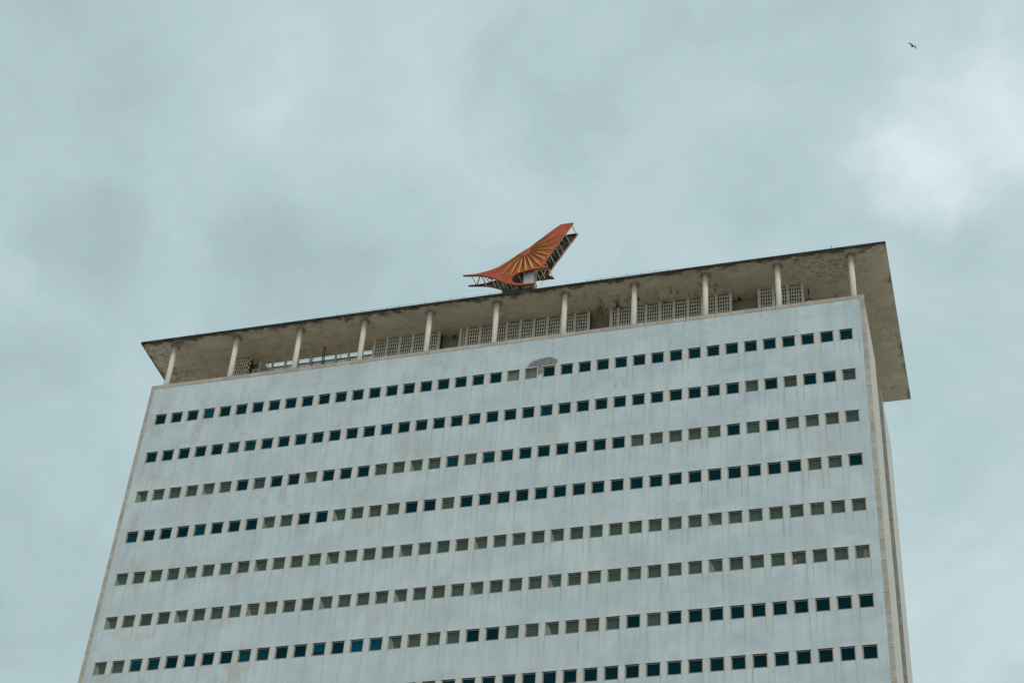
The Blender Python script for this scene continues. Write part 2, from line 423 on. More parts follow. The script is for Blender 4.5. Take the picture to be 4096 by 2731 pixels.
# ---------------------------------------------------------------- mesh helpers
class MB:
    def __init__(self, *mats):
        self.bm = bmesh.new()
        self.mats = list(mats)

    def box(self, x0, x1, y0, y1, z0, z1, mi=0, bevel=0.0):
        vs_ = [self.bm.verts.new(c) for c in ((x0, y0, z0), (x1, y0, z0), (x1, y1, z0), (x0, y1, z0),
                                              (x0, y0, z1), (x1, y0, z1), (x1, y1, z1), (x0, y1, z1))]
        fs = []
        for q in ((0, 3, 2, 1), (4, 5, 6, 7), (0, 1, 5, 4), (1, 2, 6, 5), (2, 3, 7, 6), (3, 0, 4, 7)):
            f = self.bm.faces.new([vs_[i] for i in q])
            f.material_index = mi
            fs.append(f)
        if bevel:
            es = list({e_ for f in fs for e_ in f.edges})
            bmesh.ops.bevel(self.bm, geom=es, offset=bevel, segments=1, affect='EDGES')
        return self

    def prism(self, poly, y0, y1, mi=0, mi_back=None, mi_side=None):
        """poly = (x, z) list; extruded from y0 (front) to y1"""
        a = [self.bm.verts.new((x, y0, z)) for x, z in poly]
        b = [self.bm.verts.new((x, y1, z)) for x, z in poly]
        f = self.bm.faces.new(a); f.material_index = mi
        g = self.bm.faces.new(b[::-1]); g.material_index = mi if mi_back is None else mi_back
        k = len(poly)
        for i in range(k):
            h = self.bm.faces.new((a[i], b[i], b[(i + 1) % k], a[(i + 1) % k]))
            h.material_index = mi if mi_side is None else mi_side
        return self

    def tube(self, pts, r, n=8, mi=0, caps=True):
        pts = [Vector(p) for p in pts]
        rs = r if isinstance(r, (list, tuple)) else [r] * len(pts)
        rings = []
        ref = None
        for i, p in enumerate(pts):
            t = (pts[min(i + 1, len(pts) - 1)] - pts[max(i - 1, 0)]).normalized()
            if ref is None:
                ref = Vector((0, 0, 1)) if abs(t.z) < 0.9 else Vector((1, 0, 0))
            u = t.cross(ref).normalized()
            v_ = t.cross(u).normalized()
            ref = -v_ if False else ref
            rings.append([self.bm.verts.new(p + (u * math.cos(2 * math.pi * j / n) + v_ * math.sin(2 * math.pi * j / n)) * rs[i]) for j in range(n)])
        for a, b in zip(rings, rings[1:]):
            for j in range(n):
                f = self.bm.faces.new((a[j], a[(j + 1) % n], b[(j + 1) % n], b[j]))
                f.material_index = mi
                f.smooth = n > 6
        if caps:
            f = self.bm.faces.new(rings[0][::-1]); f.material_index = mi
            f = self.bm.faces.new(rings[-1]); f.material_index = mi
        return self

    def mesh(self, name):
        bmesh.ops.recalc_face_normals(self.bm, faces=self.bm.faces[:])
        me = bpy.data.meshes.new(name)
        self.bm.to_mesh(me)
        self.bm.free()
        for m_ in self.mats:
            me.materials.append(MAT[m_])
        return me

    def build(self, name, parent=None, loc=(0, 0, 0), label=None, kind=None):
        return put(name, self.mesh(name), parent, loc, label, kind)


def put(name, me, parent=None, loc=(0, 0, 0), label=None, kind=None):
    """link one object; loc is in the parent's space"""
    o = bpy.data.objects.new(name, me)
    COL.objects.link(o)
    o.location = loc
    if parent is not None:
        o.parent = parent
    if label:
        o['label'] = label
    if kind:
        o['kind'] = kind
    return o


def thing(name, label, cat, loc=(0, 0, 0), group=None, me=None):
    o = bpy.data.objects.new(name, me)
    COL.objects.link(o)
    o.location = loc
    o['label'] = label
    o['category'] = cat
    if group:
        o['group'] = group
    return o


# ---------------------------------------------------------------- ground
g = MB('ground')
R_ = 4000.0
ring = [g.bm.verts.new((R_ * math.cos(2 * math.pi * i / 48), R_ * math.sin(2 * math.pi * i / 48), 0)) for i in range(48)]
g.bm.faces.new(ring)
go = g.build('ground')
go['kind'] = 'structure'

# ---------------------------------------------------------------- office tower
tower = thing('office_tower', 'tall pale grey office tower with rows of small square windows under a flat overhanging roof', 'building')
HX = 24.69                       # half width
TOP = Z0 + 3.14                  # top of the coping
COP, EDG = 0.315, 0.272          # coping height, corner stone width
PW, OW, OH, SH = 1.2, 0.834, 0.892, 3.25553
IN = HX - EDG - 0.006            # where the render ends at the corner stones
NROW = 23


def row_z(r):                    # centre of window row r (1 = topmost)
    return Z0 - (r - 1) * SH


def col_x(c):
    return (c - 20.5) * PW


# spandrel bands between the window rows
zt = TOP - COP - 0.006
for r in range(1, 11):
    zb = row_z(r) + OH / 2 + 0.004
    MB('facade').box(-IN, IN, 0, 0.25, zb, zt).build('spandrel_panel', tower)
    zt = row_z(r) - OH / 2 - 0.004
low = MB('facade')
for r in range(11, NROW):
    zb = row_z(r) + OH / 2 + 0.004
    low.box(-IN, IN, 0, 0.25, zb, zt)
    zt = row_z(r) - OH / 2 - 0.004
low.box(-IN, IN, 0, 0.25, 0, zt)
low.build('lower_spandrels', tower, kind='stuff')

# piers between the windows of each row
pier_me = MB('pier').box(-(PW - OW) / 2, (PW - OW) / 2, 0.002, 0.25, -OH / 2, OH / 2).mesh('pier_panel')
end_w = IN - (col_x(40) + OW / 2)
end_me = MB('facade').box(-end_w / 2, end_w / 2, 0.002, 0.25, -OH / 2, OH / 2).mesh('pier_panel')
restp = MB('pier')
for r in range(1, NROW):
    z = row_z(r)
    for c in range(0, 41):
        n_small = (r - 1) * 39 + c
        if c in (0, 40):
            x = (-1 if c == 0 else 1) * (IN - end_w / 2)
            if r <= 8:
                put('pier_end_panel', end_me, tower, (x, 0, z))
            else:
                restp.box(x - end_w / 2, x + end_w / 2, 0.002, 0.25, z - OH / 2, z + OH / 2)
            continue
        x = col_x(c) + PW / 2
        if r <= 7 or (r == 8 and c >= 14):
            put('pier_panel', pier_me, tower, (x, 0, z))
        else:
            restp.box(x - (PW - OW) / 2, x + (PW - OW) / 2, 0.002, 0.25, z - OH / 2, z + OH / 2)
restp.build('lower_piers', tower, kind='stuff')

# ---- windows
LW, FW = 0.034, 0.030


def window_parts(b, x=0.0, z=0.0, mi=(0, 1, 2, 3)):
    hw, hh = OW / 2 - 0.002, OH / 2 - 0.002
    # stone lining round the opening
    b.box(x - hw, x + hw, -0.006, 0.120, z - hh, z - hh + LW, mi[0])
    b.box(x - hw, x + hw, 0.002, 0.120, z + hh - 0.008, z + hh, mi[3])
    b.box(x - hw, x - hw + LW, -0.005, 0.119, z - hh + LW, z + hh - 0.009, mi[0])
    b.box(x + hw - LW, x + hw, -0.005, 0.119, z - hh + LW, z + hh - 0.009, mi[0])
    # metal frame set back in it
    a, c_ = hw - LW, hh - LW
    b.box(x - a, x + a, 0.076, 0.112, z - c_, z - c_ + FW, mi[1])
    b.box(x - a, x + a, 0.076, 0.112, z + c_ - FW, z + hh - 0.009, mi[1])
    b.box(x - a, x - a + FW, 0.077, 0.111, z - c_ + FW, z + c_ - FW, mi[1])
    b.box(x + a - FW, x + a, 0.077, 0.111, z - c_ + FW, z + c_ - FW, mi[1])
    # drip lip over the head
    b.box(x - hw - 0.03, x + hw + 0.03, -0.035, -0.001, z + hh - 0.012, z + hh + 0.030, mi[2])
    return b


win_me = window_parts(MB('lining', 'frame', 'facade', 'head_shade')).mesh('window')
gw, gh = OW / 2 - 0.002 - LW - FW + 0.004, OH / 2 - 0.002 - LW - FW + 0.004


def pane_mesh(mat):
    return MB(mat).box(-gw, gw, 0.088, 0.096, -gh, gh).mesh('pane')


pane_me = {k: pane_mesh(k) for k in ('clear', 'teal', 'midglass')}
sheet_me = {}


def window_sheet(mat, x0=-1.0, x1=1.0, z0=-1.0, z1=1.0, y=0.150):
    key = (mat, x0, x1, z0, z1, y)
    if key not in sheet_me:
        W_, H_ = OW / 2 - 0.004, OH / 2 - 0.004
        sheet_me[key] = MB(mat).box(x0 * W_, x1 * W_, y, y + 0.01, z0 * H_, z1 * H_).mesh('window_sheet')
    return sheet_me[key]


def sliver_mesh(k):  # lit side of an inner pillar, drawn as a flat pale sliver
    W_, H_ = OW / 2 - 0.004, OH / 2 - 0.004
    wb, wt = (0.62, 0.66, 0.58, 0.50)[k], (0.04, 0.16, 0.02, 0.05)[k]
    top = (0.9, 0.95, 0.35, 0.6)[k]
    poly = [(-W_, -H_), (-W_ + 2 * W_ * wb * 0.75, -H_), (-W_ + 2 * W_ * wt, H_ * top), (-W_, H_ * top)]
    return MB('pillar_sliver').prism(poly, 0.120, 0.128).mesh('pillar_sliver')


sliver_me = [sliver_mesh(k) for k in range(4)]
valance_me = MB('pale').box(-gw + 0.02, gw - 0.02, 0.118, 0.126, gh - 0.16, gh - 0.10).mesh('valance')

GREY = {2: {35}, 3: {1, 2, 3, 4, 5, 6, 11, 15, 16, 17, 18, 29, 30, 31, 32, 33, 35, 37, 38, 39, 40},
        4: {9, 10, 13, 14, 15, 16, 19, 38, 39}, 5: set(range(1, 41)), 6: set(range(1, 41)),
        7: {1, 2, 17, 18, 19, 20, 23, 24, 25, 26, 27, 28, 30}}
NAVY = {(2, 37), (2, 40), (3, 8), (3, 20), (6, 3), (6, 4), (6, 11), (6, 12)}
SLIVER = {(3, 1): 1, (3, 5): 2, (3, 11): 3, (3, 17): 3, (4, 9): 2, (4, 13): 0, (5, 1): 2, (5, 5): 2, (5, 9): 2, (5, 13): 0, (5, 17): 2,
        (5, 21): 3, (5, 25): 3, (5, 33): 3, (6, 1): 1, (6, 5): 0, (6, 9): 0, (6, 13): 0, (6, 17): 0, (6, 21): 3, (6, 25): 0,
        (6, 33): 1, (7, 1): 1, (7, 17): 1, (7, 25): 1}
VAL = {(6, 25), (6, 26), (6, 28), (7, 1), (7, 24), (7, 27), (4, 19), (6, 9), (6, 13)}
BLUE = {(1, 4): ('blind_cyan', -1, 1, -1, 1), (2, 6): ('blind_cyan', -1, -0.25, -1, 0.7), (2, 7): ('blind_cyan', -1, -0.35, -1, 0.6),
        (2, 24): ('blind_cyan', -1, -0.45, -1, 1), (3, 19): ('blind_cyan', -1, -0.45, -1, 1), (3, 21): ('blind_cyan', -1, 1, 0.1, 0.8),
        (7, 3): ('blind_blue', -1, 1, 0.25, 1), (7, 4): ('blind_cyan', -1, 1, 0.6, 1), (7, 9): ('blind_cyan', -1, 1, -1, 0.2),
        (7, 10): ('blind_cyan', -1, 1, 0.5, 1), (7, 13): ('blind_blue', -1, 1, -0.2, 1), (7, 15): ('blind_blue', -1, 1, -1, 1),
        (7, 16): ('blind_blue', -1, 1, -1, 1), (4, 1): ('blind_cyan', -1, 0.4, -1, -0.3), (4, 5): ('blind_cyan', -0.6, 0.2, -1, -0.6)}

rest = MB('lining', 'frame', 'facade', 'head_shade', 'teal', 'ceiling_green', 'blind_teal')
for r in range(1, NROW):
    for c in range(1, 41):
        x, z = col_x(c), row_z(r)
        if r > 8 or (r == 8 and c <= 14):
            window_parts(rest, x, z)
            rest.box(x - gw, x + gw, 0.088, 0.096, z - gh, z + gh, 4)
            rest.box(x - OW / 2 + 0.004, x + OW / 2 - 0.004, 0.15, 0.16, z - OH / 2 + 0.004, z + OH / 2 - 0.004, 6 if r % 3 else 5)
            continue
        wo = put('window', win_me, tower, (x, 0, z))
        grey = c in GREY.get(r, ())
        pale = (r, c) in ((1, 22), (1, 23))
        put('pane', pane_me['midglass' if (r, c) in BLUE else 'clear' if (grey or pale or (r, c) in NAVY) else 'teal'], wo)
        if (r, c) in NAVY:
            bm_ = window_sheet('blind_navy')
        elif pale:
            bm_ = window_sheet('pale', y=0.145)
        elif grey:
            bm_ = window_sheet('ceiling_green', y=0.150 + 0.012 * random.randrange(4))
        else:
            bm_ = window_sheet('blind_teal', y=0.160 + 0.012 * random.randrange(4))
        put('window_sheet', bm_, wo)
        if (r, c) in BLUE:
            mt_, a0, a1, b0, b1 = BLUE[(r, c)]
            put('sun_film', window_sheet(mt_, a0, a1, b0, b1, 0.130), wo)
        if (r, c) in SLIVER:
            put('pillar_sliver', sliver_me[SLIVER[(r, c)]], wo)
        if (r, c) in VAL:
            put('valance', valance_me, wo)
        if (r, c) == (6, 40):
            put('cloth', window_sheet('pink', 0.15, 1.0, -1.0, 0.45, 0.125), wo)
        if (r, c) == (6, 37):
            put('cloth', window_sheet('pink', -0.85, -0.35, -0.6, 0.0, 0.125), wo)
rest.build('lower_windows', tower, kind='stuff')

# dark core of the building behind the window line
MB('dark').box(-HX + 0.30, HX - 0.30, 0.40, 6.2, 0.02, Z0 + 1.6).build('core_wall', tower)

# ---- coping stones
xs = [-HX]
while xs[-1] < HX - 1.45:
    xs.append(xs[-1] + 0.932 * random.uniform(0.90, 1.10))
xs[-1] = HX if HX - xs[-1] < 0.5 else xs[-1]
if xs[-1] < HX:
    xs.append(HX)
for i, (a, b) in enumerate(zip(xs, xs[1:])):
    pr_ = random.uniform(-0.006, 0.004)
    za, zb = TOP - COP, TOP
    g_ = 0.009
    if i == 0:
        poly = [(a + EDG, za), (b - g_, za), (b - g_, zb), (a, zb)]
    elif i == len(xs) - 2:
        poly = [(a + g_, za), (b - EDG, za), (b, zb), (a + g_, zb)]
    else:
        poly = [(a + g_, za), (b - g_, za), (b - g_, zb), (a + g_, zb)]
    MB('stone').prism(poly, -0.014 + pr_, 0.34).build('coping_stone', tower)

# ---- corner stones, each held by two bolts
EH = 0.705


def edge_column(x0, x1, y0, y1, top, mitre=0, mat='edge'):
    """mitre: -1 / +1 cuts the first stone against the coping at the left / right corner"""
    z = top
    k = 0
    lowm = MB(mat, 'bolt')
    yj = 0
    while z > 0.4:
        zb = max(z - EH, 0.0)
        if k == 0 and mitre:
            zb = top - 0.40
            poly = [(x0, zb), (x1, zb), (x1, top - 0.006), (x0, top - COP - 0.004)] if mitre > 0 else \
                   [(x0, zb), (x1, zb), (x1, top - COP - 0.004), (x0, top - 0.006)]
            MB(mat).prism(poly, y0, y1).build('corner_stone', tower)
        else:
            yj = random.uniform(-0.010, 0.004)
            b_ = MB(mat, 'bolt') if k < 41 else lowm
            b_.box(x0, x1, y0 + yj, y1, zb + 0.011, z - 0.011)
            if k < 41:
                for f_ in (0.27, 0.73):
                    bx, bz = x0 + (x1 - x0) * random.uniform(0.42, 0.58), zb + EH * f_
                    b_.tube([(bx, y0 + yj - 0.004, bz), (bx, y0 + yj + 0.01, bz)], 0.022, 6, 1)
                b_.build('corner_stone', tower)
        z = zb
        k += 1
    lowm.build('lower_corner_stones', tower, kind='stuff')


edge_column(-HX, -HX + EDG, -0.012, 0.22, TOP, -1)
edge_column(HX - EDG, HX, -0.012, 0.22, TOP, 1)
BACK0, BACK1 = 9.88, 15.75
edge_column(HX - 0.25, HX + 0.02, BACK0, BACK0 + 0.22, TOP, 0, 'shade_stone')
edge_column(-HX - 0.02, -HX + 0.25, BACK0, BACK0 + 0.22, TOP, 0, 'shade_stone')

# ---- marble end walls of the two slabs and the recessed link between them
for s in (-1, 1):
    xa, xb = sorted((s * (HX - 0.03), s * (HX - 0.28)))
    MB('marble').box(xa, xb, 0.235, 6.48, 0, TOP - 0.02).build('end_wall', tower)
    xa, xb = sorted((s * (HX + 0.005), s * (HX - 0.26)))
    MB('marble').box(xa, xb, BACK0 + 0.235, BACK1, 0, TOP - 0.02).build('end_wall', tower)
    xa, xb = sorted((s * (HX - 0.9), s * (HX - 1.1)))
    MB('backwall').box(xa, xb, 6.5, BACK0 - 0.01, 0, TOP - 1.4).build('link_wall', tower)
    xa, xb = sorted((s * (HX - 0.29), s * (HX - 1.5)))
    MB('facade').box(xa, xb, 6.26, 6.47, 0, TOP - 1.3).build('return_wall', tower)
    MB('facade').box(xa, xb, BACK0 + 0.02, BACK0 + 0.22, 0, TOP - 1.3).build('return_wall', tower)
MB('facade').box(-HX + 0.27, HX - 0.27, BACK1 - 0.25, BACK1 - 0.01, 0, TOP - 0.03).build('rear_wall', tower)

# ---- terrace behind the coping
MB('floor').box(-HX + 0.30, HX - 0.30, 0.36, BACK1 - 0.27, TOP - 1.45, TOP - 1.20).build('terrace_floor', tower)
MB('backwall').box(-HX + 0.30, HX - 0.30, 0.255, 0.345, TOP - 1.30, TOP - 0.33).build('parapet_wall', tower)

# ---- roof slab on columns; the left part of the slab is open to the sky behind the terrace
ZS = Z0 + 7.156                  # soffit
ZT = ZS + 0.175
XL, XR, YF, YB = -26.33, 26.37, -0.20, 16.12
HL, HR, HF, HB = -18.25, -9.35, 3.66, 9.5
slab = MB('soffit', 'fascia', 'roof')


def slab_piece(x0, x1, y0, y1):
    slab.box(x0, x1, y0, y1, ZS, ZT, 0)


slab_piece(XL + 0.02, XR - 0.02, YF + 0.02, HF)
slab_piece(XL + 0.02, HL, HF, HB)
slab_piece(HR, XR - 0.02, HF, HB)
slab_piece(XL + 0.02, XR - 0.02, HB, YB - 0.02)
bmesh.ops.remove_doubles(slab.bm, verts=slab.bm.verts[:], dist=0.0005)
slab.build('roof_slab', tower)
# ragged weathered edge of the slab: lumps and chips along the drip line
fm = MB('fascia')
x = XL
prev = None
rr = random.Random(3)
while True:
    zz = ZS - rr.uniform(0.006, 0.030)
    cur = [fm.bm.verts.new(c) for c in ((x, YF, ZT), (x, YF, zz), (x, YF + rr.uniform(0.035, 0.10), zz), (x, YF + 0.02, ZT))]
    if prev:
        for i in range(4):
            fm.bm.faces.new((prev[i], cur[i], cur[(i + 1) % 4], prev[(i + 1) % 4]))
    else:
        fm.bm.faces.new(cur)
    prev = cur
    if x >= XR:
        fm.bm.faces.new(cur[::-1])
        break
    x = min(XR, x + rr.uniform(0.10, 0.30))
fm.build('roof_fascia', tower)
fm2 = MB('stone')
fm2.box(XR - 0.02, XR, YF + 0.025, YB, ZS - 0.004, ZT)
fm2.box(XL, XL + 0.02, YF + 0.025, YB, ZS - 0.004, ZT)
fm2.box(XL + 0.025, XR - 0.025, YB - 0.02, YB, ZS - 0.004, ZT)
fm2.build('roof_edge_band', tower)

# ---- the eleven round columns along the coping
colm = MB('column').tube([(0, 0, TOP - 1.2), (0, 0, TOP + 1.5), (0, 0, ZS - 0.002)], 0.185, 20).mesh('column')
for k in range(11):
    put('column', colm, tower, (-23.96 + 4.8 * k, 0.58, 0))


# ---- lattice screens of cast concrete
def sx(x):                       # slab-plane scale used for the terrace fittings
    return 29.95 + 1.01557 * (x - 29.95)


PY, BAY = 2.62, 0.965
HOLE, BAR, RP = 0.103, 0.062, 0.313


def lattice_mesh(ncol, wd):
    b = MB('lattice')
    top_, bot = 6.985 + Z0, 3.9 + Z0
    side_ = (wd - ncol * HOLE - (ncol - 1) * BAR) / 2
    xx = -wd / 2
    edges = []
    b.box(xx, xx + side_, 0, 0.06, bot, top_)
    xx += side_
    for i in range(ncol):
        xx += HOLE
        wb_ = BAR if i < ncol - 1 else side_
        b.box(xx, xx + wb_, 0, 0.06, bot, top_)
        xx += wb_
    zz = top_
    first = True
    while zz > bot:
        h_ = 0.075 if first else 0.056
        b.box(-wd / 2 + 0.003, wd / 2 - 0.003, 0.003, 0.057, zz - h_, zz - 0.001)
        zz -= (0.075 + RP - 0.05) if first else RP
        first = False
    return b.mesh('lattice_screen')


full_me = lattice_mesh(5, BAY - 0.20)
post_me = MB('lattice').box(-0.10, 0.10, -0.035, 0.13, TOP - 1.2, ZS - 0.002).mesh('screen_post')
short_me = {}


def screen_run(x_posts):
    for a, b in zip(x_posts, x_posts[1:]):
        wd = (b - a) - 0.20
        if abs(wd - (BAY - 0.20)) < 0.06:
            me = full_me
        else:
            nc = max(2, round((wd - 0.05) / (HOLE + BAR)))
            key = (nc, round(wd, 2))
            if key not in short_me:
                short_me[key] = lattice_mesh(nc, wd)
            me = short_me[key]
        put('lattice_screen', me, tower, ((a + b) / 2, PY + 0.01, 0))
    MB('dark_backing').box(x_posts[0] - 0.08, x_posts[-1] + 0.08, PY + 0.42, PY + 0.50, TOP - 1.2, ZS - 0.002).build('screen_backing', tower)  # dark backing added so the screen holes read dark
    for a in x_posts:
        put('screen_post', post_me, tower, (a, PY, 0))


s1 = -9.49
screen_run([s1 + 0.952 * k for k in range(6)])
s2 = 5.03
run = sorted([s2 + BAY] + [s2 - BAY * k for k in range(9)])
run = [run[0] - 0.45] + run
screen_run(run)
run = [8.07 + 0.962 * k for k in range(9)]
run = [run[0] - 0.49] + run
screen_run(run)
screen_run([17.69, 18.64, 19.60, 20.57])
put('lattice_screen', lattice_mesh(5, 0.98), tower, (-19.60, PY + 0.01, 0))
put('screen_post', post_me, tower, (-20.25, PY, 0))
MB('dark_backing').box(-20.3, -18.95, PY + 0.42, PY + 0.50, TOP - 1.2, ZS - 0.002).build('screen_backing', tower)  # same added backing behind the left stub

# bare thin posts where the screens have been taken out, with a low balustrade between them
thin = MB('post')
thin.box(-0.066, 0.066, -0.02, 0.085, Z0 + 5.75, ZS - 0.002)
thin.box(-0.105, 0.105, -0.035, 0.13, TOP - 1.2, Z0 + 5.75)
thin_me = thin.mesh('bare_post')
rusty = MB('rustpost')
rusty.box(-0.10, -0.055, -0.02, 0.03, Z0 + 5.7, ZS - 0.002)
rusty.box(0.05, 0.095, -0.015, 0.03, Z0 + 5.7, ZS - 0.002)
for k in range(7):
    rusty.box(-0.056 + 0.01 * (k % 2), 0.052, -0.01, 0.025, Z0 + 5.8 + 0.2 * k, Z0 + 5.87 + 0.2 * k)
rusty.box(-0.13, 0.11, -0.04, 0.12, TOP - 1.2, Z0 + 5.72)
rusty_me = rusty.mesh('corroded_post')
px_list = [sx(-17.35), sx(-16.41), sx(-15.45), sx(-14.5), sx(-13.56), None, sx(-11.68), sx(-10.73)]
for q in px_list:
    if q is None:
        put('corroded_post', rusty_me, tower, (sx(-12.6), PY + 0.03, 0), label='corroded post stripped to its rusty bars')
    else:
        put('bare_post', thin_me, tower, (q, PY + 0.03, 0))
# a crumbling brick end post at the left stub of screen
stub = MB('rustpost', 'lattice')
zz = TOP - 1.2
k = 0
while zz < ZS - 0.2:
    hgt = 0.19
    j = random.uniform(-0.02, 0.02)
    stub.box(-0.10 + j, 0.02 + j, -0.05, 0.12, zz, zz + hgt, k % 2)
    stub.box(0.03 + j, 0.13 + j * 0.5, -0.04, 0.12, zz + 0.02, zz + hgt - 0.01, (k + 1) % 2)
    zz += hgt + 0.012
    k += 1
stub.build('crumbling_post', tower, (-19.0, PY - 0.02, 0), label='crumbling brown end post beside the left stub of screen')

# balustrade: top rail, bottom rail and round balusters
BX0, BX1 = sx(-18.0), sx(-9.1)
rail = MB('post').box(BX0, BX1, PY + 0.14, PY + 0.27, Z0 + 5.92, Z0 + 6.02).build('balustrade_rail', tower)
MB('post').box(BX0, BX1, PY + 0.15, PY + 0.26, Z0 + 5.62, Z0 + 5.68).build('balustrade_rail', tower)
MB('post').box(BX0, BX1, PY + 0.15, PY + 0.26, Z0 + 4.6, Z0 + 4.75).build('balustrade_rail', tower)
bal_me = MB('post').tube([(0, 0, Z0 + 4.75), (0, 0, Z0 + 5.40), (0, 0, Z0 + 5.62)], [0.035, 0.05, 0.035], 6).mesh('baluster')
bal2_me = MB('post').tube([(0, 0, Z0 + 5.68), (0, 0, Z0 + 5.80), (0, 0, Z0 + 5.92)], [0.045, 0.052, 0.045], 6).mesh('baluster')
x = BX0 + 0.08
while x < BX1 - 0.05:
    put('baluster', bal_me, tower, (x, PY + 0.205, 0))
    put('baluster', bal2_me, tower, (x, PY + 0.205, 0))
    x += 0.158

# thin rails, conduits and pipes in the bare bays
for zz_, yy_ in ((6.36, 0.30), (6.62, 0.05)):
    MB('steel').tube([(BX0, PY + yy_, Z0 + zz_), (BX1, PY + yy_, Z0 + zz_ + 0.015)], 0.014, 5).build('rail_pipe', tower)
for q_, h_ in ((-17.6, 6.6), (-16.2, 6.5), (-14.2, 7.1), (-12.1, 6.7), (-10.4, 7.1)):
    MB('steel').tube([(q_, PY + 0.32, TOP - 1.2), (q_, PY + 0.32, Z0 + h_)], 0.028, 6).build('conduit', tower)
MB('white').box(-19.20, -18.50, 3.36, 3.5, TOP - 1.2, Z0 + 6.95).build('stair_head_wall', tower)
valve = MB('black').tube([(0, 0, 0), (0, 0, 1.0), (0.0, 0, 1.16)], [0.07, 0.075, 0.05], 8)
valve.tube([(-0.16, 0, 1.12), (0.12, 0, 1.16), (0.24, 0, 1.08), (0.26, 0, 0.92)], 0.055, 7)
valve = put('valve_pipe', valve.mesh('valve_pipe'), None, (-18.72, 3.0, Z0 + 6.57 - 1.16))
valve['label'] = 'black bent pipe before the small white wall beside the left stub of screen'
valve['category'] = 'pipe'

# wall behind the screens
WY = 3.40
MB('backwall').box(sx(-9.05), 20.62, WY, WY + 0.2, TOP - 1.2, ZS - 0.002).build('terrace_wall', tower)
MB('backwall').box(-20.9, -19.22, WY, WY + 0.2, TOP - 1.2, ZS - 0.002).build('terrace_wall', tower)

# ---- patch of fallen render round two of the top windows
SP = [(2.759, 0.661), (2.835, 0.84), (2.979, 0.981), (3.21, 1.109), (3.423, 1.157), (3.748, 1.16), (4.026, 1.212), (4.199, 1.211),
      (4.377, 1.101), (4.554, 1.018), (4.733, 0.867), (4.753, 0.673), (4.663, 0.551), (4.63, 0.500), (3.772, 0.515), (3.773, -0.095),
      (3.711, -0.139), (3.543, -0.221), (3.455, -0.265), (3.455, 0.52), (2.64, 0.53), (2.70, 0.60)]
SPd = []
for i, (a, b) in enumerate(SP):
    c_, d_ = SP[(i + 1) % len(SP)]
    stp = max(1, int(math.hypot(c_ - a, d_ - b) / 0.06))
    rough_ok = not (13 <= i <= 15 or 18 <= i <= 20)
    for s in range(stp):
        jx, jz = (random.uniform(-.040, .040), random.uniform(-.040, .040)) if rough_ok else (0, 0)
        SPd.append((a + (c_ - a) * s / stp + jx, Z0 + b + (d_ - b) * s / stp + jz))
sb = MB('spall')
fv = [sb.bm.verts.new((x_, -0.0035, z_)) for x_, z_ in SPd]
ff = sb.bm.faces.new(fv)
ex = bmesh.ops.extrude_face_region(sb.bm, geom=[ff])
for v_ in [g_ for g_ in ex['geom'] if isinstance(g_, bmesh.types.BMVert)]:
    v_.co.y = 0.02
sb.build('fallen_render_patch', tower, label='rough dark patch of bare concrete where render has fallen off')

# ---- lightning conductor on the roof edge
wire = MB('darksteel')
for a, b in ((-11.5, 1.0), (6.5, 12.5)):
    k = a
    pts = []
    while k <= b:
        pts.append((k, YF + 0.12, ZT + 0.22 + 0.015 * math.sin(k * 3)))
        wire.tube([(k, YF + 0.12, ZT - 0.02), (k, YF + 0.12, ZT + 0.28)], 0.014, 4)
        k += 0.93
    wire.tube(pts, 0.008, 4)
for x_ in (-22.1, 22.9):
    wire.tube([(x_, YF + 0.12, ZT - 0.02), (x_, YF + 0.12, ZT + 0.36)], 0.016, 4)
wire.build('lightning_wire', tower)

# ---------------------------------------------------------------- rooftop sign
sign = thing('rooftop_sign', 'faded orange red rooftop emblem shaped like a swept bird tail with golden sun rays', 'sign', (0.9, 1.5, ZT))
sign.rotation_euler.z = -math.radians(3.8)
POLY = [(-4.076, 11.474), (-3.22, 11.365), (-2.659, 11.362), (-1.883, 11.461), (-1.36, 11.632), (-0.759, 11.963), (-0.161, 12.348), (0.481, 12.757), (0.932, 13.01), (1.377, 13.388), (1.974, 13.84), (2.615, 14.322), (3.088, 14.643), (4.003, 14.595), (3.939, 14.446), (3.015, 12.963), (2.875, 12.679), (2.507, 12.136), (2.107, 11.402), (2.008, 11.198), (2.002, 11.074), (2.089, 10.922), (2.272, 10.763), (2.413, 10.672), (2.389, 10.627), (2.093, 10.688), (1.623, 10.711), (1.243, 10.758), (0.774, 10.736), (0.307, 10.667), (0.03, 10.586), (-0.167, 10.44), (-0.26, 10.241), (-0.296, 10.12), (-0.209, 9.941), (-0.048, 9.778), (0.281, 9.644), (0.659, 9.548), (1.418, 9.429), (1.438, 9.379), (0.953, 9.399), (0.385, 9.45), (0.001, 9.564), (-0.385, 9.752), (-0.778, 9.952), (-1.17, 10.239), (-1.51, 10.519), (-1.927, 10.75), (-2.258, 10.932), (-2.586, 11.074), (-3.0, 11.197), (-3.407, 11.284), (-4.064, 11.442)]
DZ = Z0 - ZT
P2 = [(a, b + DZ) for a, b in POLY]
T_ = 1.10


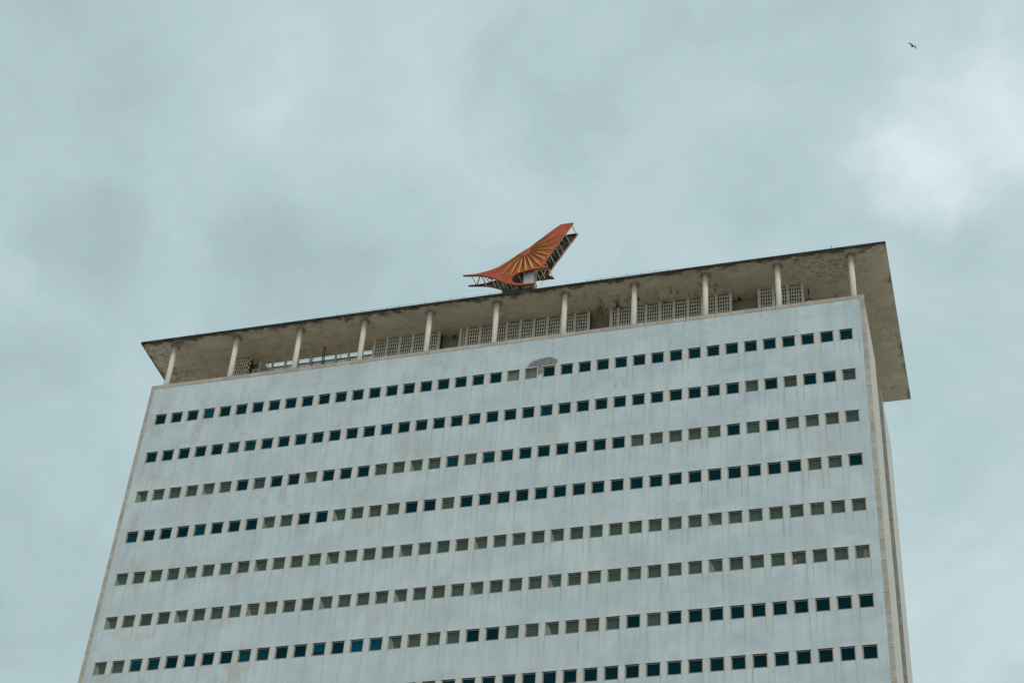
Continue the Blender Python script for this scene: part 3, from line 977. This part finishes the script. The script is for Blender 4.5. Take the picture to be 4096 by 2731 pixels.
def tray(y_skin, y_rim, name):
    """a sheet skin with a flange turned back all round, open on the flange side"""
    lo, hi = min(y_skin, y_rim), max(y_skin, y_rim)
    b = MB('red', 'innards')
    sgn = 1 if y_rim > y_skin else -1
    b.prism(P2, y_skin, y_skin + sgn * 0.03, 0, 1, 0)
    k_ = len(P2)
    t_ = 0.012
    out = [b.bm.verts.new((p[0], y_skin + sgn * 0.03, p[1])) for p in P2]
    rim = [b.bm.verts.new((p[0], y_rim, p[1])) for p in P2]
    for i in range(k_):
        f = b.bm.faces.new((out[i], rim[i], rim[(i + 1) % k_], out[(i + 1) % k_]))
        f.material_index = 3 if 13 <= i <= 19 else 2  # pinkish along the right-hand edge, maroon on the other flanges
    me = bpy.data.meshes.new(name)
    b.bm.normal_update()
    b.bm.to_mesh(me)
    b.bm.free()
    me.materials.append(MAT['red'])
    me.materials.append(MAT['innards'])
    me.materials.append(MAT['maroon'])
    me.materials.append(MAT['pinkred'])
    return put(name, me, sign)


front = tray(0.0, 0.165, 'front_panel')
back = tray(T_ + 0.165, T_, 'rear_panel')

RAYS = [((0.949, 12.959), (2.713, 14.15), 10), ((0.943, 12.833), (3.128, 13.633), 17), ((0.978, 12.766), (2.993, 12.968), 18), ((0.982, 12.707), (2.603, 12.4), 18), ((0.979, 12.603), (2.345, 11.859), 20), ((0.951, 12.483), (2.094, 11.463), 22), ((0.827, 12.328), (1.936, 10.76), 24), ((0.703, 12.174), (1.218, 10.81), 24), ((0.513, 12.245), (0.709, 10.729), 24), ((0.386, 12.276), (0.17, 10.677), 24), ((0.266, 12.352), (-0.595, 10.237), 24), ((0.2, 12.415), (-1.259, 10.555), 22), ((0.126, 12.456), (-1.703, 11.142), 18)]
for (a, b, hw) in RAYS:
    a, b = Vector((a[0], a[1] + DZ)), Vector((b[0], b[1] + DZ))
    L = b - a
    nrm = Vector((-L.y, L.x)).normalized()
    h = hw / 234.0
    rb = MB('gold', 'ray_shade')
    h *= 0.90
    prev = None
    prev2 = None
    blunt = (a - b).length < 1.75
    for f_, wf, hf in ((0.0, 0.12, 0.25), (0.2, 0.42, 0.7), (0.42, 0.80, 1.0), (0.62, 1.0, 1.0), (0.8, 1.0 if blunt else 0.72, 0.9), (1.0, 0.92 if blunt else 0.06, 0.7 if blunt else 0.1)):
        c_ = a + L * f_
        l_, r_ = c_ + nrm * h * wf, c_ - nrm * h * wf
        cur = [rb.bm.verts.new((l_.x, -0.009, l_.y)), rb.bm.verts.new((c_.x, -0.012 - 0.075 * hf, c_.y)), rb.bm.verts.new((r_.x, -0.009, r_.y))]
        # dark border under the ray, wider below: the ridge's shade painted on
        wb_ = h * (0.40 * (1 - f_) + 0.75 * min(1, 4 * (1.02 - f_)))
        l2, r2 = l_ + nrm * wb_ * 0.25, r_ - nrm * wb_
        if nrm.y > 0:
            l2, r2 = l_ + nrm * wb_ * 0.25, r_ - nrm * wb_
        else:
            l2, r2 = l_ + nrm * wb_, r_ - nrm * wb_ * 0.25
        cur2 = [rb.bm.verts.new((l2.x, -0.005, l2.y)), rb.bm.verts.new((r2.x, -0.005, r2.y))]
        if prev:
            for i in range(2):
                rb.bm.faces.new((prev[i], prev[i + 1], cur[i + 1], cur[i]))
            f = rb.bm.faces.new((prev2[0], prev2[1], cur2[1], cur2[0]))
            f.material_index = 1
        prev, prev2 = cur, cur2
    rb.bm.faces.new(prev)
    rb.build('sun_ray', front)
# half disc the rays spring from
dc = (0.52, 12.66 + DZ)
dp = []
d0_, d1_ = Vector((0.935, 12.965 + DZ)), Vector((0.105, 12.49 + DZ))
for i in range(13):
    t = i / 12
    an = math.atan2(d0_.y - dc[1], d0_.x - dc[0]) * (1 - t) + (math.atan2(d1_.y - dc[1], d1_.x - dc[0]) - 0.0) * t
    an = math.radians(36) - t * math.radians(190)
    dp.append((dc[0] + 0.47 * math.cos(an), dc[1] + 0.47 * math.sin(an)))
MB('red').prism(dp, -0.030, -0.001).build('sun_disc', front)

# struts that hold the two panels apart


def strut(p, q, r, mat, name='strut'):
    MB(mat).tube([(p[0], p[1], p[2] + DZ), (q[0], q[1], q[2] + DZ)], r * 1.3, 5).build(name, sign)


for (u_, w_) in ((3.93, 14.36), (3.47, 13.62), (3.02, 12.88), (2.80, 12.50), (2.42, 11.90), (2.10, 11.30)):
    strut((u_, 0.16, w_), (u_ + 0.02, T_ + 0.01, w_), 0.026, 'steel')
for (u_, w_) in ((3.2, 13.3), (2.9, 12.75), (2.6, 12.2), (2.3, 11.6), (2.12, 11.2)):
    strut((u_, 0.16, w_), (u_ - 0.2, T_ + 0.01, w_ + 0.5), 0.018, 'steel', 'brace')
for (u_, w_, r_) in ((-3.42, 11.30, 0.016), (-2.66, 11.12, 0.035), (-1.90, 10.76, 0.030), (-1.55, 10.56, 0.026), (-1.1, 10.2, 0.028), (-0.8, 9.98, 0.024), (-0.42, 9.8, 0.028), (0.0, 9.6, 0.024), (0.4, 9.5, 0.024), (1.3, 9.45, 0.026)):
    strut((u_, 0.16, w_ + 0.02), (u_ + 0.01, T_ + 0.01, w_ + 0.02), r_, 'steel' if r_ > 0.02 else 'darksteel')
strut((-2.80, 0.16, 11.16), (-3.40, T_ + 0.01, 11.28), 0.03, 'darksteel', 'brace')
strut((-2.45, 0.16, 11.05), (-2.0, T_ + 0.01, 10.82), 0.022, 'darksteel', 'brace')
strut((-1.9, 0.16, 10.8), (-2.4, T_ + 0.01, 11.02), 0.022, 'darksteel', 'brace')
strut((-2.3, 0.55, 11.25), (-1.6, 0.55, 11.0), 0.05, 'darksteel', 'brace')
for (u_, w_) in ((1.4, 10.72), (1.75, 10.75), (2.3, 10.74), (0.5, 10.72), (0.1, 10.6)):
    strut((u_, 0.16, w_), (u_ + 0.01, T_ + 0.01, w_), 0.028, 'steel')
strut((1.35, 0.20, 10.73), (2.3, 0.20, 10.77), 0.04, 'steel', 'brace')
strut((1.4, T_ - 0.05, 10.8), (2.25, 0.25, 10.8), 0.02, 'steel', 'brace')
strut((1.7, T_ - 0.05, 10.85), (2.0, 0.4, 10.85), 0.02, 'steel', 'brace')
# sooty catwalk and ribs inside
MB('innards').box(-1.3, 1.25, 0.75, 1.02, 9.9 + DZ, 10.05 + DZ).build('inner_beam', sign)
MB('innards').box(-0.9, 1.3, 0.30, 1.05, 11.3 + DZ, 11.42 + DZ).build('inner_beam', sign)
MB('innards').prism([(1.0, 11.9 + DZ), (1.12, 11.9 + DZ), (3.3, 14.0 + DZ), (3.18, 14.0 + DZ)], 0.4, 1.05).build('inner_beam', sign)
# white cladded pillar and the posts the emblem turns on
MB('white').box(0.475, 1.165, 0.36, 0.95, 9.72 + DZ, 11.25 + DZ, bevel=0.02).build('pillar', sign)
MB('steel').box(0.455, 0.495, 0.32, 0.40, 9.74 + DZ, 11.1 + DZ).build('pillar_trim', sign)
MB('steel').box(1.20, 1.31, 0.56, 0.66, 0.0, 10.75 + DZ).build('support_post', sign)
MB('darksteel').box(0.05, 0.12, 0.62, 0.72, 0.0, 10.1 + DZ).build('support_post', sign)
MB('darksteel').box(0.20, 0.26, 0.80, 0.90, 0.0, 10.1 + DZ).build('support_post', sign)
MB('innards').box(-0.45, -0.02, 0.45, 1.0, 0.0, 9.85 + DZ).build('machine_housing', sign)
MB('innards').box(0.49, 1.17, 0.40, 1.04, 0.0, 9.70 + DZ).build('machine_housing', sign)
MB('darksteel').box(-1.0, 1.30, 0.30, 0.36, 9.30 + DZ, 9.36 + DZ).build('base_rail', sign)
MB('steel').prism([(1.02, 9.42 + DZ), (1.20, 9.42 + DZ), (1.14, 9.12 + DZ), (1.06, 9.12 + DZ)], 0.40, 0.46).build('bracket', sign)
loose = MB('darksteel').tube([(1.72, 0.9, 10.35 + DZ), (1.66, 0.88, 10.2 + DZ), (1.62, 0.86, 10.0 + DZ), (1.66, 0.85, 9.85 + DZ)], 0.014, 5)
loose.build('loose_cable', sign)


# ---------------------------------------------------------------- small fittings on the terrace
def lamp(name, label, cat, loc, yaw, group=None, size=1.0):
    t = thing(name, label, cat, loc, group)
    t.rotation_euler.z = yaw
    MB('black').tube([(0, -0.10 * size, -0.02 * size), (0, 0.02 * size, 0.015 * size), (0, 0.07 * size, 0.03 * size)], [0.075 * size, 0.07 * size, 0.03 * size], 12).build('lamp_head', t)
    MB('black').tube([(0, 0.05 * size, 0.03 * size), (0, 0.20 * size, 0.03 * size)], 0.018 * size, 6).build('bracket', t)
    return t


lamp('wall_lamp', 'small black lamp on the terrace wall in the gap left of the long screen', 'lamp', (-3.84, WY - 0.20, Z0 + 7.00), 0.4, 'black lamps on the terrace wall', 1.2)
lamp('wall_lamp', 'small black lamp on the brown terrace wall beside the short rightmost screen', 'lamp', (16.30, WY - 0.20, Z0 + 7.02), -0.3, 'black lamps on the terrace wall', 1.2)


def flood(label, loc, yaw):
    t = thing('floodlight', label, 'floodlight', loc, 'floodlights behind the coping')
    t.rotation_euler.z = yaw
    MB('black').tube([(0, -0.06, 0), (0, 0.0, 0.01), (0, 0.08, 0.02)], [0.072, 0.078, 0.04], 14).build('lamp_head', t)
    MB('black').tube([(0, 0.0, -0.05), (0, 0.0, -0.55)], 0.02, 6).build('stand', t)
    return t


flood('dark round floodlight nearest the rightmost lattice screen, peeking over the coping', (21.03, 0.52, Z0 + 3.73), 0.1)
flood('dark round floodlight just above the pale blue cup on the coping', (21.20, 0.56, Z0 + 3.84), -0.2)
cup = MB('lblue').tube([(0, 0, 0), (0, 0, 0.03), (0, 0, 0.11)], [0.035, 0.042, 0.052], 12)
cup = put('plastic_cup', cup.mesh('plastic_cup'), None, (21.19, 0.06, TOP))
cup['label'] = 'pale blue plastic cup standing on the coping in front of the floodlights'
cup['category'] = 'cup'
vp = []
for i in range(9):
    an = math.pi * (0.98 - i / 8 * 1.02)
    vp.append((0.075 * math.cos(an), 0.0, 0.33 + 0.085 * math.sin(an)))
vent = MB('rust').tube([(-0.09, 0, -0.8), (-0.08, 0, 0.28)] + vp, 0.030, 7)
vent = put('vent_pipe', vent.mesh('vent_pipe'), None, (22.92, 0.50, Z0 + 3.36))
vent['label'] = 'hooked rusty vent pipe behind the coping near the rightmost column'
vent['category'] = 'pipe'
dp_ = MB('black').tube([(0, 0, 0), (0, 0, 0.14), (0, 0, 0.5)], [0.03, 0.055, 0.04], 8)
dp_ = put('junction_box', dp_.mesh('junction_box'), None, (20.98, 2.5, Z0 + 6.0))
dp_['label'] = 'dark upright fitting beside the end post of the rightmost screen'
dp_['category'] = 'fitting'

# ---------------------------------------------------------------- bird
BD = (fwd + CR * ((3648 - 2048) / 7157.09) - CU * ((185 - 1365.5) / 7157.09)).normalized()
BP = CAM + BD * 225.0
bR = (CR - BD * CR.dot(BD)).normalized()
bU = bR.cross(BD).normalized()
bird_pts = [  # right, up, away, skin radius x, y
    (0.02, 0.03, 0.00, 0.075), (0.055, 0.075, -0.14, 0.050), (0.075, 0.10, -0.26, 0.048), (0.08, 0.105, -0.33, 0.018),
    (0.0, -0.06, 0.16, 0.045), (-0.01, -0.16, 0.34, 0.055),
    (-0.11, 0.20, 0.0, 0.055), (-0.25, 0.275, 0.03, 0.055), (-0.46, 0.33, 0.10, 0.030),
    (0.17, -0.015, 0.0, 0.060), (0.37, -0.075, 0.03, 0.060), (0.46, -0.20, 0.08, 0.045), (0.54, -0.40, 0.16, 0.014)]
bird_edges = [(0, 1), (1, 2), (2, 3), (0, 4), (4, 5), (0, 6), (6, 7), (7, 8), (0, 9), (9, 10), (10, 11), (11, 12)]
bme = bpy.data.meshes.new('bird')
bme.from_pydata([tuple(bR * a + bU * b + BD * c_) for a, b, c_, _ in bird_pts], bird_edges, [])
bird = thing('bird', 'dark bird of prey gliding with bent wings high in the cloudy sky', 'bird', BP, None, bme)
bme.materials.append(MAT['bird'])
sk = bird.modifiers.new('skin', 'SKIN')
for i, (_, _, _, r_) in enumerate(bird_pts):
    flat = 0.45 if i >= 5 else 1.0
    bme.skin_vertices[0].data[i].radius = (r_ * 1.5, r_ * flat * 1.5)
bme.skin_vertices[0].data[0].use_root = True
ssf = bird.modifiers.new('smooth', 'SUBSURF')
ssf.levels = ssf.render_levels = 1

# ---------------------------------------------------------------- render settings
scene.render.engine = 'CYCLES'
scene.cycles.max_bounces = 8
scene.cycles.diffuse_bounces = 4
scene.cycles.transparent_max_bounces = 12
scene.cycles.use_denoising = True
